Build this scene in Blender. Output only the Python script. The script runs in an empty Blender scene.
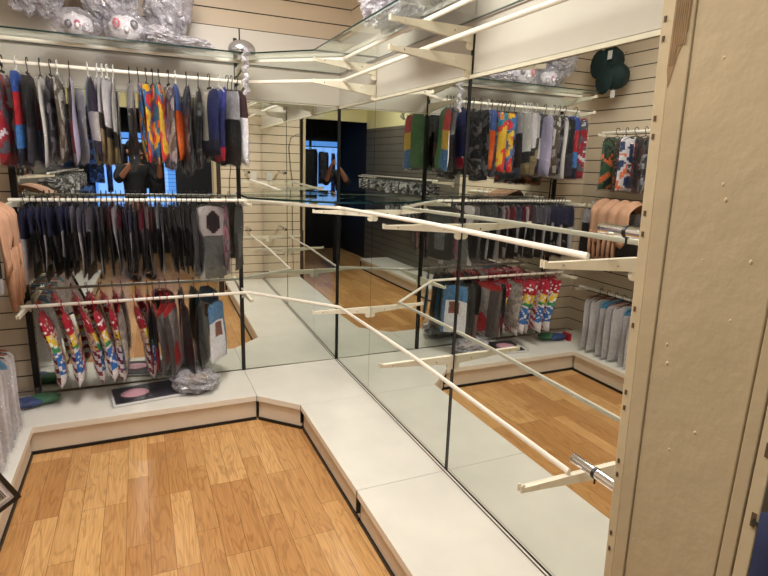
import bpy, bmesh, math, random
from mathutils import Vector, Matrix, noise
random.seed(7)
C = bpy.context.scene.collection
HP = 0.163                     # plinth height: every z below is measured from the plinth top, all is lifted at the end

# ---------------------------------------------------------------- camera
CAM = Vector((-1.2395, -3.5591, 1.400))
PIT, YAW, ROL, FPX = 0.2250, 0.42328, 0.03199, 543.45
cd = bpy.data.cameras.new('camera'); cam = bpy.data.objects.new('camera', cd); C.objects.link(cam)
Fv = Vector((math.sin(YAW)*math.cos(PIT), math.cos(YAW)*math.cos(PIT), -math.sin(PIT)))
R0 = Vector((math.cos(YAW), -math.sin(YAW), 0)); U0 = R0.cross(Fv)
Rv = R0*math.cos(ROL) + U0*math.sin(ROL); Uv = -R0*math.sin(ROL) + U0*math.cos(ROL)
cam.matrix_world = Matrix(((Rv.x, Uv.x, -Fv.x, CAM.x), (Rv.y, Uv.y, -Fv.y, CAM.y), (Rv.z, Uv.z, -Fv.z, CAM.z+HP), (0, 0, 0, 1)))
cd.sensor_fit = 'HORIZONTAL'; cd.sensor_width = 36; cd.lens = FPX*36/768; cd.clip_start = 0.01; cd.clip_end = 100
bpy.context.scene.camera = cam
# ---------------------------------------------------------------- world, exposure
w = bpy.data.worlds.new('world'); bpy.context.scene.world = w; w.use_nodes = True
w.node_tree.nodes['Background'].inputs[0].default_value = (0.5, 0.6, 0.8, 1); w.node_tree.nodes['Background'].inputs[1].default_value = 0.3
vs = bpy.context.scene.view_settings
vs.view_transform = 'Standard'; vs.look = 'None'; vs.gamma = 1; vs.use_curve_mapping = False; vs.exposure = 0.0
# lamps in the ceiling: (x, y, size x, size y, watts)
LAMPS = [(-1.05, -1.45, 0.55, 1.15, 46), (-1.45, -3.45, 0.3, 0.6, 15)]
CEIL = 2.62
for i, (x, y, sx, sy, P) in enumerate(LAMPS):
    ld = bpy.data.lights.new('ceiling_light_glow', 'AREA'); ld.shape = 'RECTANGLE'; ld.size = sx; ld.size_y = sy
    ld.energy = P; ld.color = (1.0, 0.965, 0.92)
    lo = bpy.data.objects.new('ceiling_light_glow', ld); C.objects.link(lo); lo.location = (x, y, CEIL-0.045)
# bluish daylight through the shop window behind the camera
ld = bpy.data.lights.new('window_daylight', 'AREA'); ld.shape = 'RECTANGLE'; ld.size = 1.0; ld.size_y = 1.0; ld.energy = 1.5; ld.color = (0.45, 0.65, 1.0)
lo = bpy.data.objects.new('window_daylight', ld); C.objects.link(lo); lo.location = (-1.45, -5.93, 1.15); lo.rotation_euler = (math.radians(90), 0, 0)

# ---------------------------------------------------------------- materials
def lin(c):
    c = c/255.0
    return c/12.92 if c <= 0.04045 else ((c+0.055)/1.055)**2.4
def rgb(*c): return (lin(c[0]), lin(c[1]), lin(c[2]), 1)
MATS = {}
def mat(name, col, rough=0.5, metal=0.0, var=0.0, scale=8, bump=0.0, bscale=60, coat=0.0, emit=0, trans=None):
    if name in MATS: return MATS[name]
    m = bpy.data.materials.new(name); m.use_nodes = True; nt = m.node_tree; b = nt.nodes['Principled BSDF']
    b.inputs['Base Color'].default_value = rgb(*col); b.inputs['Roughness'].default_value = rough; b.inputs['Metallic'].default_value = metal
    b.inputs['Coat Weight'].default_value = coat
    if emit:
        b.inputs['Emission Color'].default_value = rgb(*col); b.inputs['Emission Strength'].default_value = emit
    tc = nt.nodes.new('ShaderNodeTexCoord')
    if var:
        n = nt.nodes.new('ShaderNodeTexNoise'); n.inputs['Scale'].default_value = scale; n.inputs['Detail'].default_value = 6
        nt.links.new(tc.outputs['Object'], n.inputs['Vector'])
        r = nt.nodes.new('ShaderNodeValToRGB'); a = rgb(*col)
        r.color_ramp.elements[0].position = 0.3; r.color_ramp.elements[1].position = 0.7
        r.color_ramp.elements[0].color = tuple(x*(1-var) for x in a[:3])+(1,); r.color_ramp.elements[1].color = tuple(min(1, x*(1+var)) for x in a[:3])+(1,)
        nt.links.new(n.outputs['Fac'], r.inputs[0]); nt.links.new(r.outputs[0], b.inputs['Base Color'])
    if bump:
        n2 = nt.nodes.new('ShaderNodeTexNoise'); n2.inputs['Scale'].default_value = bscale; n2.inputs['Detail'].default_value = 4
        nt.links.new(tc.outputs['Object'], n2.inputs['Vector'])
        bp = nt.nodes.new('ShaderNodeBump'); bp.inputs['Strength'].default_value = bump; bp.inputs['Distance'].default_value = 0.01
        nt.links.new(n2.outputs['Fac'], bp.inputs['Height']); nt.links.new(bp.outputs[0], b.inputs['Normal'])
    MATS[name] = m; return m

def film(name, tint=(235, 235, 240), fac=0.22, rough=0.12, bscale=30, bstr=0.6, dif=(225, 225, 235), bdist=0.03):
    """clear crinkled plastic: see-through with glossy glints and a little milky haze"""
    m = bpy.data.materials.new(name); m.use_nodes = True; nt = m.node_tree; nt.nodes.clear()
    out = nt.nodes.new('ShaderNodeOutputMaterial'); tr = nt.nodes.new('ShaderNodeBsdfTransparent'); tr.inputs[0].default_value = rgb(*tint)
    pb = nt.nodes.new('ShaderNodeBsdfPrincipled'); pb.inputs['Base Color'].default_value = rgb(*dif); pb.inputs['Roughness'].default_value = rough
    pb.inputs['Specular IOR Level'].default_value = 1.0; pb.inputs['Coat Weight'].default_value = 1.0; pb.inputs['Coat Roughness'].default_value = 0.08
    tc = nt.nodes.new('ShaderNodeTexCoord'); n = nt.nodes.new('ShaderNodeTexNoise'); n.inputs['Scale'].default_value = bscale; n.inputs['Detail'].default_value = 5; n.inputs['Distortion'].default_value = 1.5
    bp = nt.nodes.new('ShaderNodeBump'); bp.inputs['Strength'].default_value = bstr; bp.inputs['Distance'].default_value = bdist
    nt.links.new(tc.outputs['Object'], n.inputs['Vector']); nt.links.new(n.outputs['Fac'], bp.inputs['Height']); nt.links.new(bp.outputs[0], pb.inputs['Normal'])
    lw = nt.nodes.new('ShaderNodeLayerWeight'); lw.inputs['Blend'].default_value = 0.35; nt.links.new(bp.outputs[0], lw.inputs['Normal'])
    mr = nt.nodes.new('ShaderNodeMapRange'); mr.inputs['To Min'].default_value = fac*0.45; mr.inputs['To Max'].default_value = min(1, fac*2.6)
    nt.links.new(lw.outputs['Facing'], mr.inputs['Value'])
    mx = nt.nodes.new('ShaderNodeMixShader'); nt.links.new(mr.outputs[0], mx.inputs[0]); nt.links.new(tr.outputs[0], mx.inputs[1]); nt.links.new(pb.outputs[0], mx.inputs[2]); nt.links.new(mx.outputs[0], out.inputs[0])
    return m

def sheen(name, lo=0.025, hi=0.42, rough=0.13, bscale=26):
    m = bpy.data.materials.new(name); m.use_nodes = True; nt = m.node_tree; nt.nodes.clear(); N = nt.nodes.new; L = nt.links.new
    out = N('ShaderNodeOutputMaterial'); tr = N('ShaderNodeBsdfTransparent'); tr.inputs[0].default_value = (0.97, 0.97, 0.98, 1)
    gl = N('ShaderNodeBsdfGlossy'); gl.inputs[0].default_value = (1, 1, 1, 1); gl.inputs['Roughness'].default_value = rough
    tc = N('ShaderNodeTexCoord'); mp = N('ShaderNodeMapping'); mp.inputs['Scale'].default_value = (1, 1, 0.45); n = N('ShaderNodeTexNoise'); n.inputs['Scale'].default_value = bscale; n.inputs['Detail'].default_value = 3; n.inputs['Distortion'].default_value = 2.0
    bp = N('ShaderNodeBump'); bp.inputs['Strength'].default_value = 1.0; bp.inputs['Distance'].default_value = 0.05
    L(tc.outputs['Object'], mp.inputs[0]); L(mp.outputs[0], n.inputs['Vector']); L(n.outputs['Fac'], bp.inputs['Height']); L(bp.outputs[0], gl.inputs['Normal'])
    lw = N('ShaderNodeLayerWeight'); lw.inputs['Blend'].default_value = 0.3; L(bp.outputs[0], lw.inputs['Normal'])
    pw = N('ShaderNodeMath'); pw.operation = 'POWER'; pw.inputs[1].default_value = 2.2; L(lw.outputs['Facing'], pw.inputs[0])
    mr = N('ShaderNodeMapRange'); mr.inputs['To Min'].default_value = lo; mr.inputs['To Max'].default_value = hi; L(pw.outputs[0], mr.inputs['Value'])
    mx = N('ShaderNodeMixShader'); L(mr.outputs[0], mx.inputs[0]); L(tr.outputs[0], mx.inputs[1]); L(gl.outputs[0], mx.inputs[2]); L(mx.outputs[0], out.inputs[0])
    return m
M_white = mat('white_fixture', (232, 225, 213), 0.45, var=0.04, scale=3)
M_top = mat('plinth_white', (224, 219, 210), 0.35, var=0.045, scale=5)
M_back = mat('back_panel_white', (210, 203, 194), 0.55, var=0.04, scale=2)
M_fascia = mat('fascia_cream', (222, 208, 190), 0.5, var=0.04)
M_cream = mat('bracket_cream', (232, 224, 204), 0.4, var=0.05, scale=20)
M_bar = mat('bar_white', (238, 232, 220), 0.3, var=0.03)
M_black = mat('black_steel', (14, 14, 15), 0.45)
M_blackp = mat('black_plastic', (20, 19, 21), 0.35)
M_redp = mat('red_plastic', (170, 22, 38), 0.3)
M_whitep = mat('white_plastic', (225, 222, 220), 0.35)
M_chrome = mat('chrome', (225, 228, 232), 0.08, metal=1.0)
M_slat = mat('slatwall_cream', (226, 208, 184), 0.5, var=0.03, scale=3)
M_groove = mat('slat_groove', (70, 55, 45), 0.8)
M_edge = mat('glass_edge_green', (16, 42, 40), 0.15)
M_dark = mat('dark_wall', (16, 17, 24), 0.7)
M_darkg = mat('dark_grey_panel', (34, 36, 46), 0.6)
M_ceil = mat('ceiling_paint', (238, 228, 205), 0.8)
M_lamp = mat('lamp_diffuser', (255, 246, 228), 0.5, emit=5)
M_film = sheen('clear_film')
M_wrap = film('wrapping_film', fac=0.2, rough=0.06, bscale=40, bstr=1.0, dif=(225, 220, 228))
M_crinkle = film('crinkled_bag', fac=0.48, rough=0.06, bscale=34, bstr=1.0, dif=(240, 236, 244))

def mirror_mat():
    m = bpy.data.materials.new('mirror_silver'); m.use_nodes = True; nt = m.node_tree; b = nt.nodes['Principled BSDF']
    b.inputs['Base Color'].default_value = (0.75, 0.775, 0.735, 1); b.inputs['Metallic'].default_value = 1; b.inputs['Roughness'].default_value = 0.0
    return m
M_mirror = mirror_mat()
def glass_mat():
    m = bpy.data.materials.new('shelf_glass'); m.use_nodes = True; nt = m.node_tree; nt.nodes.clear()
    out = nt.nodes.new('ShaderNodeOutputMaterial'); tr = nt.nodes.new('ShaderNodeBsdfTransparent'); tr.inputs[0].default_value = (0.93, 0.955, 0.94, 1)
    gl = nt.nodes.new('ShaderNodeBsdfGlossy'); gl.inputs['Roughness'].default_value = 0.02; gl.inputs[0].default_value = (0.85, 0.92, 0.9, 1)
    fr0 = nt.nodes.new('ShaderNodeFresnel'); fr0.inputs[0].default_value = 1.5; ge = nt.nodes.new('ShaderNodeNewGeometry'); fr = nt.nodes.new('ShaderNodeMath'); fr.operation = 'MULTIPLY'; iv = nt.nodes.new('ShaderNodeMath'); iv.operation = 'SUBTRACT'; iv.inputs[0].default_value = 1.0; nt.links.new(ge.outputs['Backfacing'], iv.inputs[1]); nt.links.new(fr0.outputs[0], fr.inputs[0]); nt.links.new(iv.outputs[0], fr.inputs[1])
    mx = nt.nodes.new('ShaderNodeMixShader'); nt.links.new(fr.outputs[0], mx.inputs[0]); nt.links.new(tr.outputs[0], mx.inputs[1]); nt.links.new(gl.outputs[0], mx.inputs[2]); nt.links.new(mx.outputs[0], out.inputs[0])
    return m
M_glass = glass_mat()
def floor_mat():
    m = bpy.data.materials.new('oak_laminate'); m.use_nodes = True; nt = m.node_tree; b = nt.nodes['Principled BSDF']
    N = nt.nodes.new; L = nt.links.new
    tc = N('ShaderNodeTexCoord'); mp = N('ShaderNodeMapping'); mp.inputs['Rotation'].default_value = (0, 0, math.radians(90)); L(tc.outputs['Object'], mp.inputs[0])
    br = N('ShaderNodeTexBrick'); br.offset = 0.37; br.offset_frequency = 3; br.squash = 1
    br.inputs['Scale'].default_value = 1.0; br.inputs['Brick Width'].default_value = 0.53; br.inputs['Row Height'].default_value = 0.092
    br.inputs['Mortar Size'].default_value = 0.0009; br.inputs['Bias'].default_value = 0.0
    br.inputs['Color1'].default_value = (0, 0, 0, 1); br.inputs['Color2'].default_value = (1, 1, 1, 1); br.inputs['Mortar'].default_value = (0.3, 0.3, 0.3, 1)
    L(mp.outputs[0], br.inputs[0])
    # grain coordinates shifted per plank
    sc = N('ShaderNodeVectorMath'); sc.operation = 'MULTIPLY'; sc.inputs[1].default_value = (1.3, 9, 1); L(mp.outputs[0], sc.inputs[0])
    ad = N('ShaderNodeVectorMath'); ad.operation = 'MULTIPLY_ADD'; ad.inputs[1].default_value = (7.3, 3.1, 5.7); L(br.outputs['Color'], ad.inputs[0]); L(sc.outputs[0], ad.inputs[2])
    wv = N('ShaderNodeTexNoise'); wv.inputs['Scale'].default_value = 1.6; wv.inputs['Detail'].default_value = 2; wv.inputs['Distortion'].default_value = 0.8; L(ad.outputs[0], wv.inputs[0])
    rings = N('ShaderNodeMath'); rings.operation = 'MULTIPLY'; rings.inputs[1].default_value = 14; L(wv.outputs['Fac'], rings.inputs[0])
    fr = N('ShaderNodeMath'); fr.operation = 'PINGPONG'; fr.inputs[1].default_value = 1; L(rings.outputs[0], fr.inputs[0])
    sc2 = N('ShaderNodeVectorMath'); sc2.operation = 'MULTIPLY'; sc2.inputs[1].default_value = (6, 160, 1); L(mp.outputs[0], sc2.inputs[0])
    fn = N('ShaderNodeTexNoise'); fn.inputs['Scale'].default_value = 1; fn.inputs['Detail'].default_value = 4; L(sc2.outputs[0], fn.inputs[0])
    r1 = N('ShaderNodeValToRGB'); e = r1.color_ramp.elements; e[0].color = rgb(188, 137, 84); e[1].color = rgb(219, 172, 114); e[0].position = 0.05; e[1].position = 0.95
    L(br.outputs['Color'], r1.inputs[0])
    r2 = N('ShaderNodeValToRGB'); e = r2.color_ramp.elements; e[0].color = (0.72, 0.66, 0.60, 1); e[1].color = (1, 1, 1, 1); e[0].position = 0.0; e[1].position = 0.45; L(fr.outputs[0], r2.inputs[0])
    r3 = N('ShaderNodeValToRGB'); e = r3.color_ramp.elements; e[0].color = (0.80, 0.76, 0.72, 1); e[1].color = (1.05, 1.05, 1.05, 1); e[0].position = 0.35; e[1].position = 0.62; L(fn.outputs['Fac'], r3.inputs[0])
    m1 = N('ShaderNodeMixRGB'); m1.blend_type = 'MULTIPLY'; m1.inputs[0].default_value = 0.75; L(r1.outputs[0], m1.inputs[1]); L(r2.outputs[0], m1.inputs[2])
    m2 = N('ShaderNodeMixRGB'); m2.blend_type = 'MULTIPLY'; m2.inputs[0].default_value = 0.8; L(m1.outputs[0], m2.inputs[1]); L(r3.outputs[0], m2.inputs[2])
    m3 = N('ShaderNodeMixRGB'); m3.inputs[2].default_value = rgb(110, 72, 38); L(br.outputs['Fac'], m3.inputs[0]); L(m2.outputs[0], m3.inputs[1])
    L(m3.outputs[0], b.inputs['Base Color']); b.inputs['Roughness'].default_value = 0.3
    return m
M_floor = floor_mat()
def pillar_mat(name, col, bs=0.5):
    m = mat(name, col, 0.42, var=0.07, scale=5, bump=bs, bscale=26); return m
M_pil = pillar_mat('painted_board', (186, 168, 137), 0.2)
M_pil2 = pillar_mat('painted_upright', (200, 182, 150), 0.18)

# ---------------------------------------------------------------- mesh builder
class MB:
    def __init__(s): s.v = []; s.f = []; s.m = []
    def add(s, vs, fs, mi=0):
        o = len(s.v); s.v += [tuple(v) for v in vs]
        for i, f in enumerate(fs): s.f.append([o+k for k in f]); s.m.append(mi[i] if isinstance(mi, list) else mi)
    def box(s, x0, x1, y0, y1, z0, z1, mi=0):
        s.hexa([(x0, y0, z0), (x1, y0, z0), (x1, y1, z0), (x0, y1, z0), (x0, y0, z1), (x1, y0, z1), (x1, y1, z1), (x0, y1, z1)], mi)
    def hexa(s, v, mi=0): s.add(v, [(0, 3, 2, 1), (4, 5, 6, 7), (0, 1, 5, 4), (1, 2, 6, 5), (2, 3, 7, 6), (3, 0, 4, 7)], mi)
    def prism(s, pts, f0, f1, mi=0, side=None):
        """pts: 2D outline, f0/f1 map a 2D point to 3D on either side"""
        n = len(pts); v = [f0(*p) for p in pts]+[f1(*p) for p in pts]
        fs = [list(range(n))[::-1], list(range(n, 2*n))]+[(i, (i+1) % n, n+(i+1) % n, n+i) for i in range(n)]
        s.add(v, fs, [mi, mi]+[mi if side is None else side]*n)
    def tube(s, path, r, n=8, mi=0, cap=True, flat=None):
        path = [Vector(p) for p in path]; rs = r if isinstance(r, (list, tuple)) else [r]*len(path); vs = []
        up = None
        for i, p in enumerate(path):
            t = (path[min(i+1, len(path)-1)]-path[max(i-1, 0)]).normalized()
            if up is None: up = Vector((0, 0, 1)) if abs(t.z) < 0.9 else Vector((1, 0, 0))
            a = t.cross(up);
            if a.length < 1e-4: a = t.cross(Vector((0.3, 1, 0.2)))
            a.normalize(); b = a.cross(t).normalized(); up = b
            for k in range(n):
                g = 2*math.pi*k/n; ca, sa = math.cos(g), math.sin(g)
                if flat: ca *= flat
                vs.append(p+a*ca*rs[i]+b*sa*rs[i])
        fs = []
        for i in range(len(path)-1):
            for k in range(n): k2 = (k+1) % n; fs.append((i*n+k, i*n+k2, (i+1)*n+k2, (i+1)*n+k))
        if cap: fs.append(list(range(n))[::-1]); fs.append([(len(path)-1)*n+k for k in range(n)])
        s.add(vs, fs, mi)
    def ball(s, c, rx, ry, rz, nu=12, nv=8, mi=0, warp=None):
        vs = []; fs = []; c = Vector(c)
        for j in range(nv+1):
            t = math.pi*j/nv
            for i in range(nu):
                g = 2*math.pi*i/nu; d = Vector((math.sin(t)*math.cos(g), math.sin(t)*math.sin(g), math.cos(t))); k = warp(d) if warp else 1
                vs.append(c+Vector((d.x*rx*k, d.y*ry*k, d.z*rz*k)))
        for j in range(nv):
            for i in range(nu): i2 = (i+1) % nu; fs.append((j*nu+i, (j+1)*nu+i, (j+1)*nu+i2, j*nu+i2))
        s.add(vs, fs, mi)
    def build(s, name, mats, parent=None, world=False, bevel=0, smooth=False):
        me = bpy.data.meshes.new(name); off = Vector((0, 0, 0))
        if world and parent is not None:
            q = parent
            while q is not None: off += q.location; q = q.parent
        me.from_pydata([tuple(Vector(v)-off) for v in s.v], [], s.f)
        if not isinstance(mats, (list, tuple)): mats = [mats]
        for m in mats: me.materials.append(m)
        me.polygons.foreach_set('material_index', s.m)
        me.validate()
        bm = bmesh.new(); bm.from_mesh(me); bmesh.ops.remove_doubles(bm, verts=bm.verts, dist=1e-6)
        if len(bm.faces): bmesh.ops.recalc_face_normals(bm, faces=bm.faces)
        bm.to_mesh(me); bm.free()
        if smooth: me.polygons.foreach_set('use_smooth', [True]*len(me.polygons))
        me.update()
        o = bpy.data.objects.new(name, me); C.objects.link(o); o.parent = parent
        if bevel:
            md = o.modifiers.new('bevel', 'BEVEL'); md.width = bevel; md.segments = 2; md.limit_method = 'ANGLE'
        return o
def tag(o, label=None, cat=None, group=None, kind=None):
    if label: o['label'] = label
    if cat: o['category'] = cat
    if group: o['group'] = group
    if kind: o['kind'] = kind
    return o
def thing(name, label, cat, loc, rz=0, group=None):
    o = bpy.data.objects.new(name, None); o.empty_display_size = 0.05; C.objects.link(o); o.location = loc; o.rotation_euler = (0, 0, rz)
    return tag(o, label, cat, group)
ORD = 'first second third fourth fifth sixth seventh eighth ninth tenth eleventh twelfth thirteenth fourteenth fifteenth sixteenth seventeenth eighteenth nineteenth twentieth'.split()
def ordw(i):
    if i < 20: return ORD[i]
    t = {2: 'twenty', 3: 'thirty', 4: 'forty'}[(i+1)//10]
    return (t+'-'+ORD[(i+1) % 10-1]) if (i+1) % 10 else {3: 'thirtieth', 4: 'fortieth'}[(i+1)//10]

# ---------------------------------------------------------------- measured layout
A = 0.663; Y1 = 0.613; Y2 = 1.586; Y3 = 2.53; ME = 2.9; LM = 1.86; LW = 2.276; P = 0.4454; ZM = 1.75; ZW = 2.156
TB = 0.012                                     # the back mirrors stand a little out of square
# ---------------------------------------------------------------- room shell
def struct(name, mb, mats, **k): return tag(mb.build(name, mats, **k), kind='structure')
m = MB(); m.box(-LW-0.1, 1.5, -6.1, 0.2, -HP-0.05, -HP); struct('floor', m, M_floor)
m = MB(); m.box(-LW-0.1, 1.5, -6.1, 0.3, CEIL, CEIL+0.05); struct('ceiling', m, M_ceil)
def slat_profile(z0, z1, phase=0.081, pitch=0.1, g=0.0035, dep=0.008):
    """(offset into wall, z, is groove) profile"""
    pts = []; k = math.ceil((z0-phase)/pitch); z = z0; pts.append((0, z0))
    while True:
        zz = phase+k*pitch
        if zz+g >= z1: break
        if zz-g > z0: pts += [(0, zz-g), (dep, zz-g), (dep, zz+g), (0, zz+g)]
        k += 1
    pts.append((0, z1)); return pts
def slat_wall(name, p0, p1, inward, z0, z1, thick=0.04, **kw):
    """slatted wall face from p0 to p1 (2D); inward = unit vector into the room"""
    m = MB(); pr = slat_profile(z0, z1)
    for (d0, a0), (d1, a1) in zip(pr[:-1], pr[1:]):
        gr = 1 if (d0 > 0 or d1 > 0) else 0
        v = [(p0[0]-inward[0]*d0, p0[1]-inward[1]*d0, a0), (p1[0]-inward[0]*d0, p1[1]-inward[1]*d0, a0),
             (p1[0]-inward[0]*d1, p1[1]-inward[1]*d1, a1), (p0[0]-inward[0]*d1, p0[1]-inward[1]*d1, a1)]
        m.add(v, [(0, 1, 2, 3)], gr)
    t0 = 0.0085; xs = sorted([p0[0]-inward[0]*t0, p1[0]-inward[0]*thick]); ys = sorted([p0[1]-inward[1]*t0, p1[1]-inward[1]*thick])
    m.box(min(xs[0], p0[0] if not inward[0] else xs[0]), max(xs[1], p1[0] if not inward[0] else xs[1]), ys[0], ys[1], z0, z1, 0)
    return struct(name, m, [M_slat, M_groove], **kw)
slat_wall('wall_back', (-LW, 0.12), (0.12, 0.12), (0, -1), -HP, CEIL)
slat_wall('wall_right', (0.12, -2.95), (0.12, 0.12), (-1, 0), -HP, CEIL)
slat_wall('wall_left', (-LW, -2.0), (-LW, 0.12), (1, 0), -HP, CEIL)
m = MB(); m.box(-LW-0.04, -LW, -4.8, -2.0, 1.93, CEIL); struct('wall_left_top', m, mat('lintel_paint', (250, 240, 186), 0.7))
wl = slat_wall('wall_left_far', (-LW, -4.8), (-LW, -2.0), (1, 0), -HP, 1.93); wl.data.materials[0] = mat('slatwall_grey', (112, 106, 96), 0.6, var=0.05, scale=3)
slat_wall('wall_partition', (-0.455, -2.925), (0.12, -2.925), (0, 1), -HP, CEIL, thick=0.03)
m = MB(); m.box(0.12, 0.17, -6.1, -2.95, -HP, CEIL); struct('wall_right_rear', m, M_dark)
m = MB(); m.box(-LW-0.05, -LW, -6.1, -4.8, -HP, CEIL); struct('wall_left_rear', m, M_dark)
m = MB(); m.box(-LW-0.05, 0.17, -6.1, -6.03, -HP, 0.55); m.box(-LW-0.05, 0.17, -6.1, -6.03, 1.8, CEIL)
m.box(-LW-0.05, -2.05, -6.1, -6.03, 0.55, 1.8); m.box(-0.78, 0.17, -6.1, -6.03, 0.55, 1.8); struct('wall_rear', m, M_dark)
# lintel over the opening to the dark rear part of the shop, and a dark door leaf beside it
m = MB(); m.box(-LW, 0.12, -4.9, -4.8, 2.03, CEIL); struct('wall_lintel', m, mat('lintel_paint', (250, 240, 186), 0.7))
dr = MB(); dr.box(-0.86, -0.06, -4.86, -4.81, -HP, 2.02); door = struct('door_1', dr, M_darkg)
m = MB(); m.box(-0.80, -0.44, -4.808, -4.80, 0.1, 1.85); m.box(-0.40, -0.12, -4.808, -4.80, 0.1, 1.85); m.build('door_panel', mat('dark_panel_b', (26, 28, 38), 0.5), door)
m = MB(); m.tube([(-0.78, -4.80, 0.85), (-0.78, -4.76, 0.85), (-0.70, -4.76, 0.85)], 0.008); m.build('door_handle', M_chrome, door)
# window
m = MB()
for x0, x1, z0, z1 in ((-2.05, -0.78, 0.55, 0.6), (-2.05, -0.78, 1.75, 1.8), (-2.05, -2.0, 0.6, 1.75), (-0.83, -0.78, 0.6, 1.75), (-1.44, -1.40, 0.6, 1.75)):
    m.box(x0, x1, -6.09, -6.04, z0, z1)
win = struct('window_1', m, M_darkg)
m = MB(); m.box(-2.0, -0.83, -6.08, -6.07, 0.6, 1.75); m.build('window_pane', mat('daylit_pane', (90, 150, 235), 0.3, emit=1.3), win)
m = MB()
for k in range(18): m.box(-1.0, -0.83, -6.055, -6.045, 0.62+k*0.062, 0.625+k*0.062)
m.build('blind', M_darkg, win)
# ceiling luminaires
for i, (x, y, sx, sy, Pw) in enumerate(LAMPS):
    t = thing('ceiling_light', ['rectangular ceiling light above the white display plinth', 'small ceiling light near the left wall packets'][i], 'light', (x, y, CEIL), 0, None)
    m = MB(); m.box(x-sx/2-0.03, x+sx/2+0.03, y-sy/2-0.03, y+sy/2+0.03, CEIL-0.03, CEIL-0.0005); m.build('frame', M_white, t, world=True, bevel=0.004)
    m = MB(); m.box(x-sx/2, x+sx/2, y-sy/2, y+sy/2, CEIL-0.036, CEIL-0.0302); m.build('diffuser', M_lamp, t, world=True)

# ---------------------------------------------------------------- plinths
def plinth(label, pts, front, joint=None):
    """pts: outline of the top, front: list of outline edges (i, j) that face the aisle"""
    cx = sum(p[0] for p in pts)/len(pts); cy = sum(p[1] for p in pts)/len(pts)
    t = thing('display_plinth', label, 'plinth', (cx, cy, -HP))
    ctr = Vector((cx, cy))
    ins = []                                           # outline pulled in a hair so that a seam shows between the units
    for p in pts: d = (ctr-Vector(p)); ins.append(tuple(Vector(p)+d.normalized()*0.0012))
    m = MB(); m.prism(ins, lambda x, y: (x, y, -0.022), lambda x, y: (x, y, 0.0)); m.build('top_board', M_top, t, world=True, bevel=0.001)
    for i, j in front:
        a, b = Vector(pts[i]), Vector(pts[j]); d = (b-a).normalized(); n = Vector((d.y, -d.x))
        if n.dot(ctr-(a+b)/2) > 0: n = -n
        def strip(nm, off0, off1, z0, z1, mt, e=0.0):
            m = MB(); q = [a+d*e-n*off0, b-d*e-n*off0, b-d*e-n*off1, a+d*e-n*off1]
            m.prism([tuple(v) for v in q], lambda x, y: (x, y, z0), lambda x, y: (x, y, z1)); return m.build(nm, mt, t, world=True)
        strip('edge_lip', -0.004, 0.012, -0.034, -0.001, M_white, 0.002)
        strip('fascia', 0.014, 0.028, -HP+0.018, -0.0341, M_fascia, 0.004)
        strip('toe_strip', 0.006, 0.030, -HP+0.0005, -HP+0.0175, M_black, 0.004)
        m = MB(); q = b-d*0.003
        m.prism([tuple(q-n*-0.006), tuple(q-n*0.03), tuple(q-n*0.03+d*0.005), tuple(q-n*-0.006+d*0.005)], lambda x, y: (x, y, -0.115), lambda x, y: (x, y, -0.0025)); m.build('joint_strip', M_black, t, world=True)
    return t
plinth('white low plinth under the hanging costume packets on the back wall', [(-LW, 0.0), (-LW, -P), (-A, -P), (-A, 0.0)], [(1, 2)])
plinth('white corner plinth with a slanted front where the two mirror walls meet', [(-A, 0), (-A, -P), (-P, -A), (0, -A), (0, 0)], [(1, 2)])
plinth('empty white plinth along the right mirrors, next after the slanted corner', [(0, -A), (-P, -A), (-P, -Y2), (0, -Y2)], [(1, 2)])
plinth('empty white plinth along the right mirrors, nearest the painted pillar', [(0, -Y2), (-P, -Y2), (-P, -ME), (0, -ME)], [(1, 2)])
plinth('low plinth along the slatted left wall below hanging packets', [(-LW, -P), (-LW, -3.9), (-1.832, -3.9), (-1.832, -P)], [(3, 2)])

# ---------------------------------------------------------------- back panels, mirrors, uprights
def simple(name, label, cat, mb, mats, group=None, **k): return tag(mb.build(name, mats, **k), label, cat, group)
m = MB(); m.box(-LM, 0.003, 0.004, 0.02, ZM+0.009, ZW); simple('back_panel', 'plain white panel above the back wall mirrors under the glass shelf', 'panel', m, M_back)
m = MB(); m.box(0.004, 0.02, -ME+0.012, 0.003, ZM+0.009, ZW); simple('back_panel', 'plain white panel above the right wall mirrors', 'panel', m, M_back)
m = MB(); m.box(-0.008, 0.003, -ME+0.012, -0.004, ZM-0.010, ZM+0.004); simple('mirror_trim', 'cream strip capping the right wall mirrors', 'trim', m, M_cream)
m = MB(); m.box(-LM, -0.015, -0.003, 0.003, ZM-0.001, ZM+0.005); simple('mirror_trim', 'cream strip capping the back wall mirrors', 'trim', m, M_cream)
def mirror(label, a, b, wall):
    m = MB(); g = 0.0015
    if wall == 'right': m.box(0.0, 0.005, -b+g, -a-g, 0.003, ZM-0.012)
    else:
        x0, x1 = -b+g, -a-g; y0, y1 = TB*x0*-TBS, TB*x1*-TBS
        m.hexa([(x0, y0, 0.003), (x1, y1, 0.003), (x1, y1+0.005, 0.003), (x0, y0+0.005, 0.003), (x0, y0, ZM-0.002), (x1, y1, ZM-0.002), (x1, y1+0.005, ZM-0.002), (x0, y0+0.005, ZM-0.002)])
    o = simple('wall_mirror', label, 'mirror', m, M_mirror)
    return o
TBS = 1.0
mirror('narrow tall mirror of the right wall nearest the corner', 0.0, Y1, 'right')
mirror('tall mirror of the right wall, second from the corner', Y1, Y2-0.012, 'right')
mirror('tall mirror of the right wall beside the painted pillar', Y2+0.012, ME-0.002, 'right')
mirror('tall narrow mirror of the back wall between corner and black post', 0.01, A-0.012, 'back')
mirror('wide mirror of the back wall behind the hanging packets', A+0.012, LM-0.014, 'back')
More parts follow.
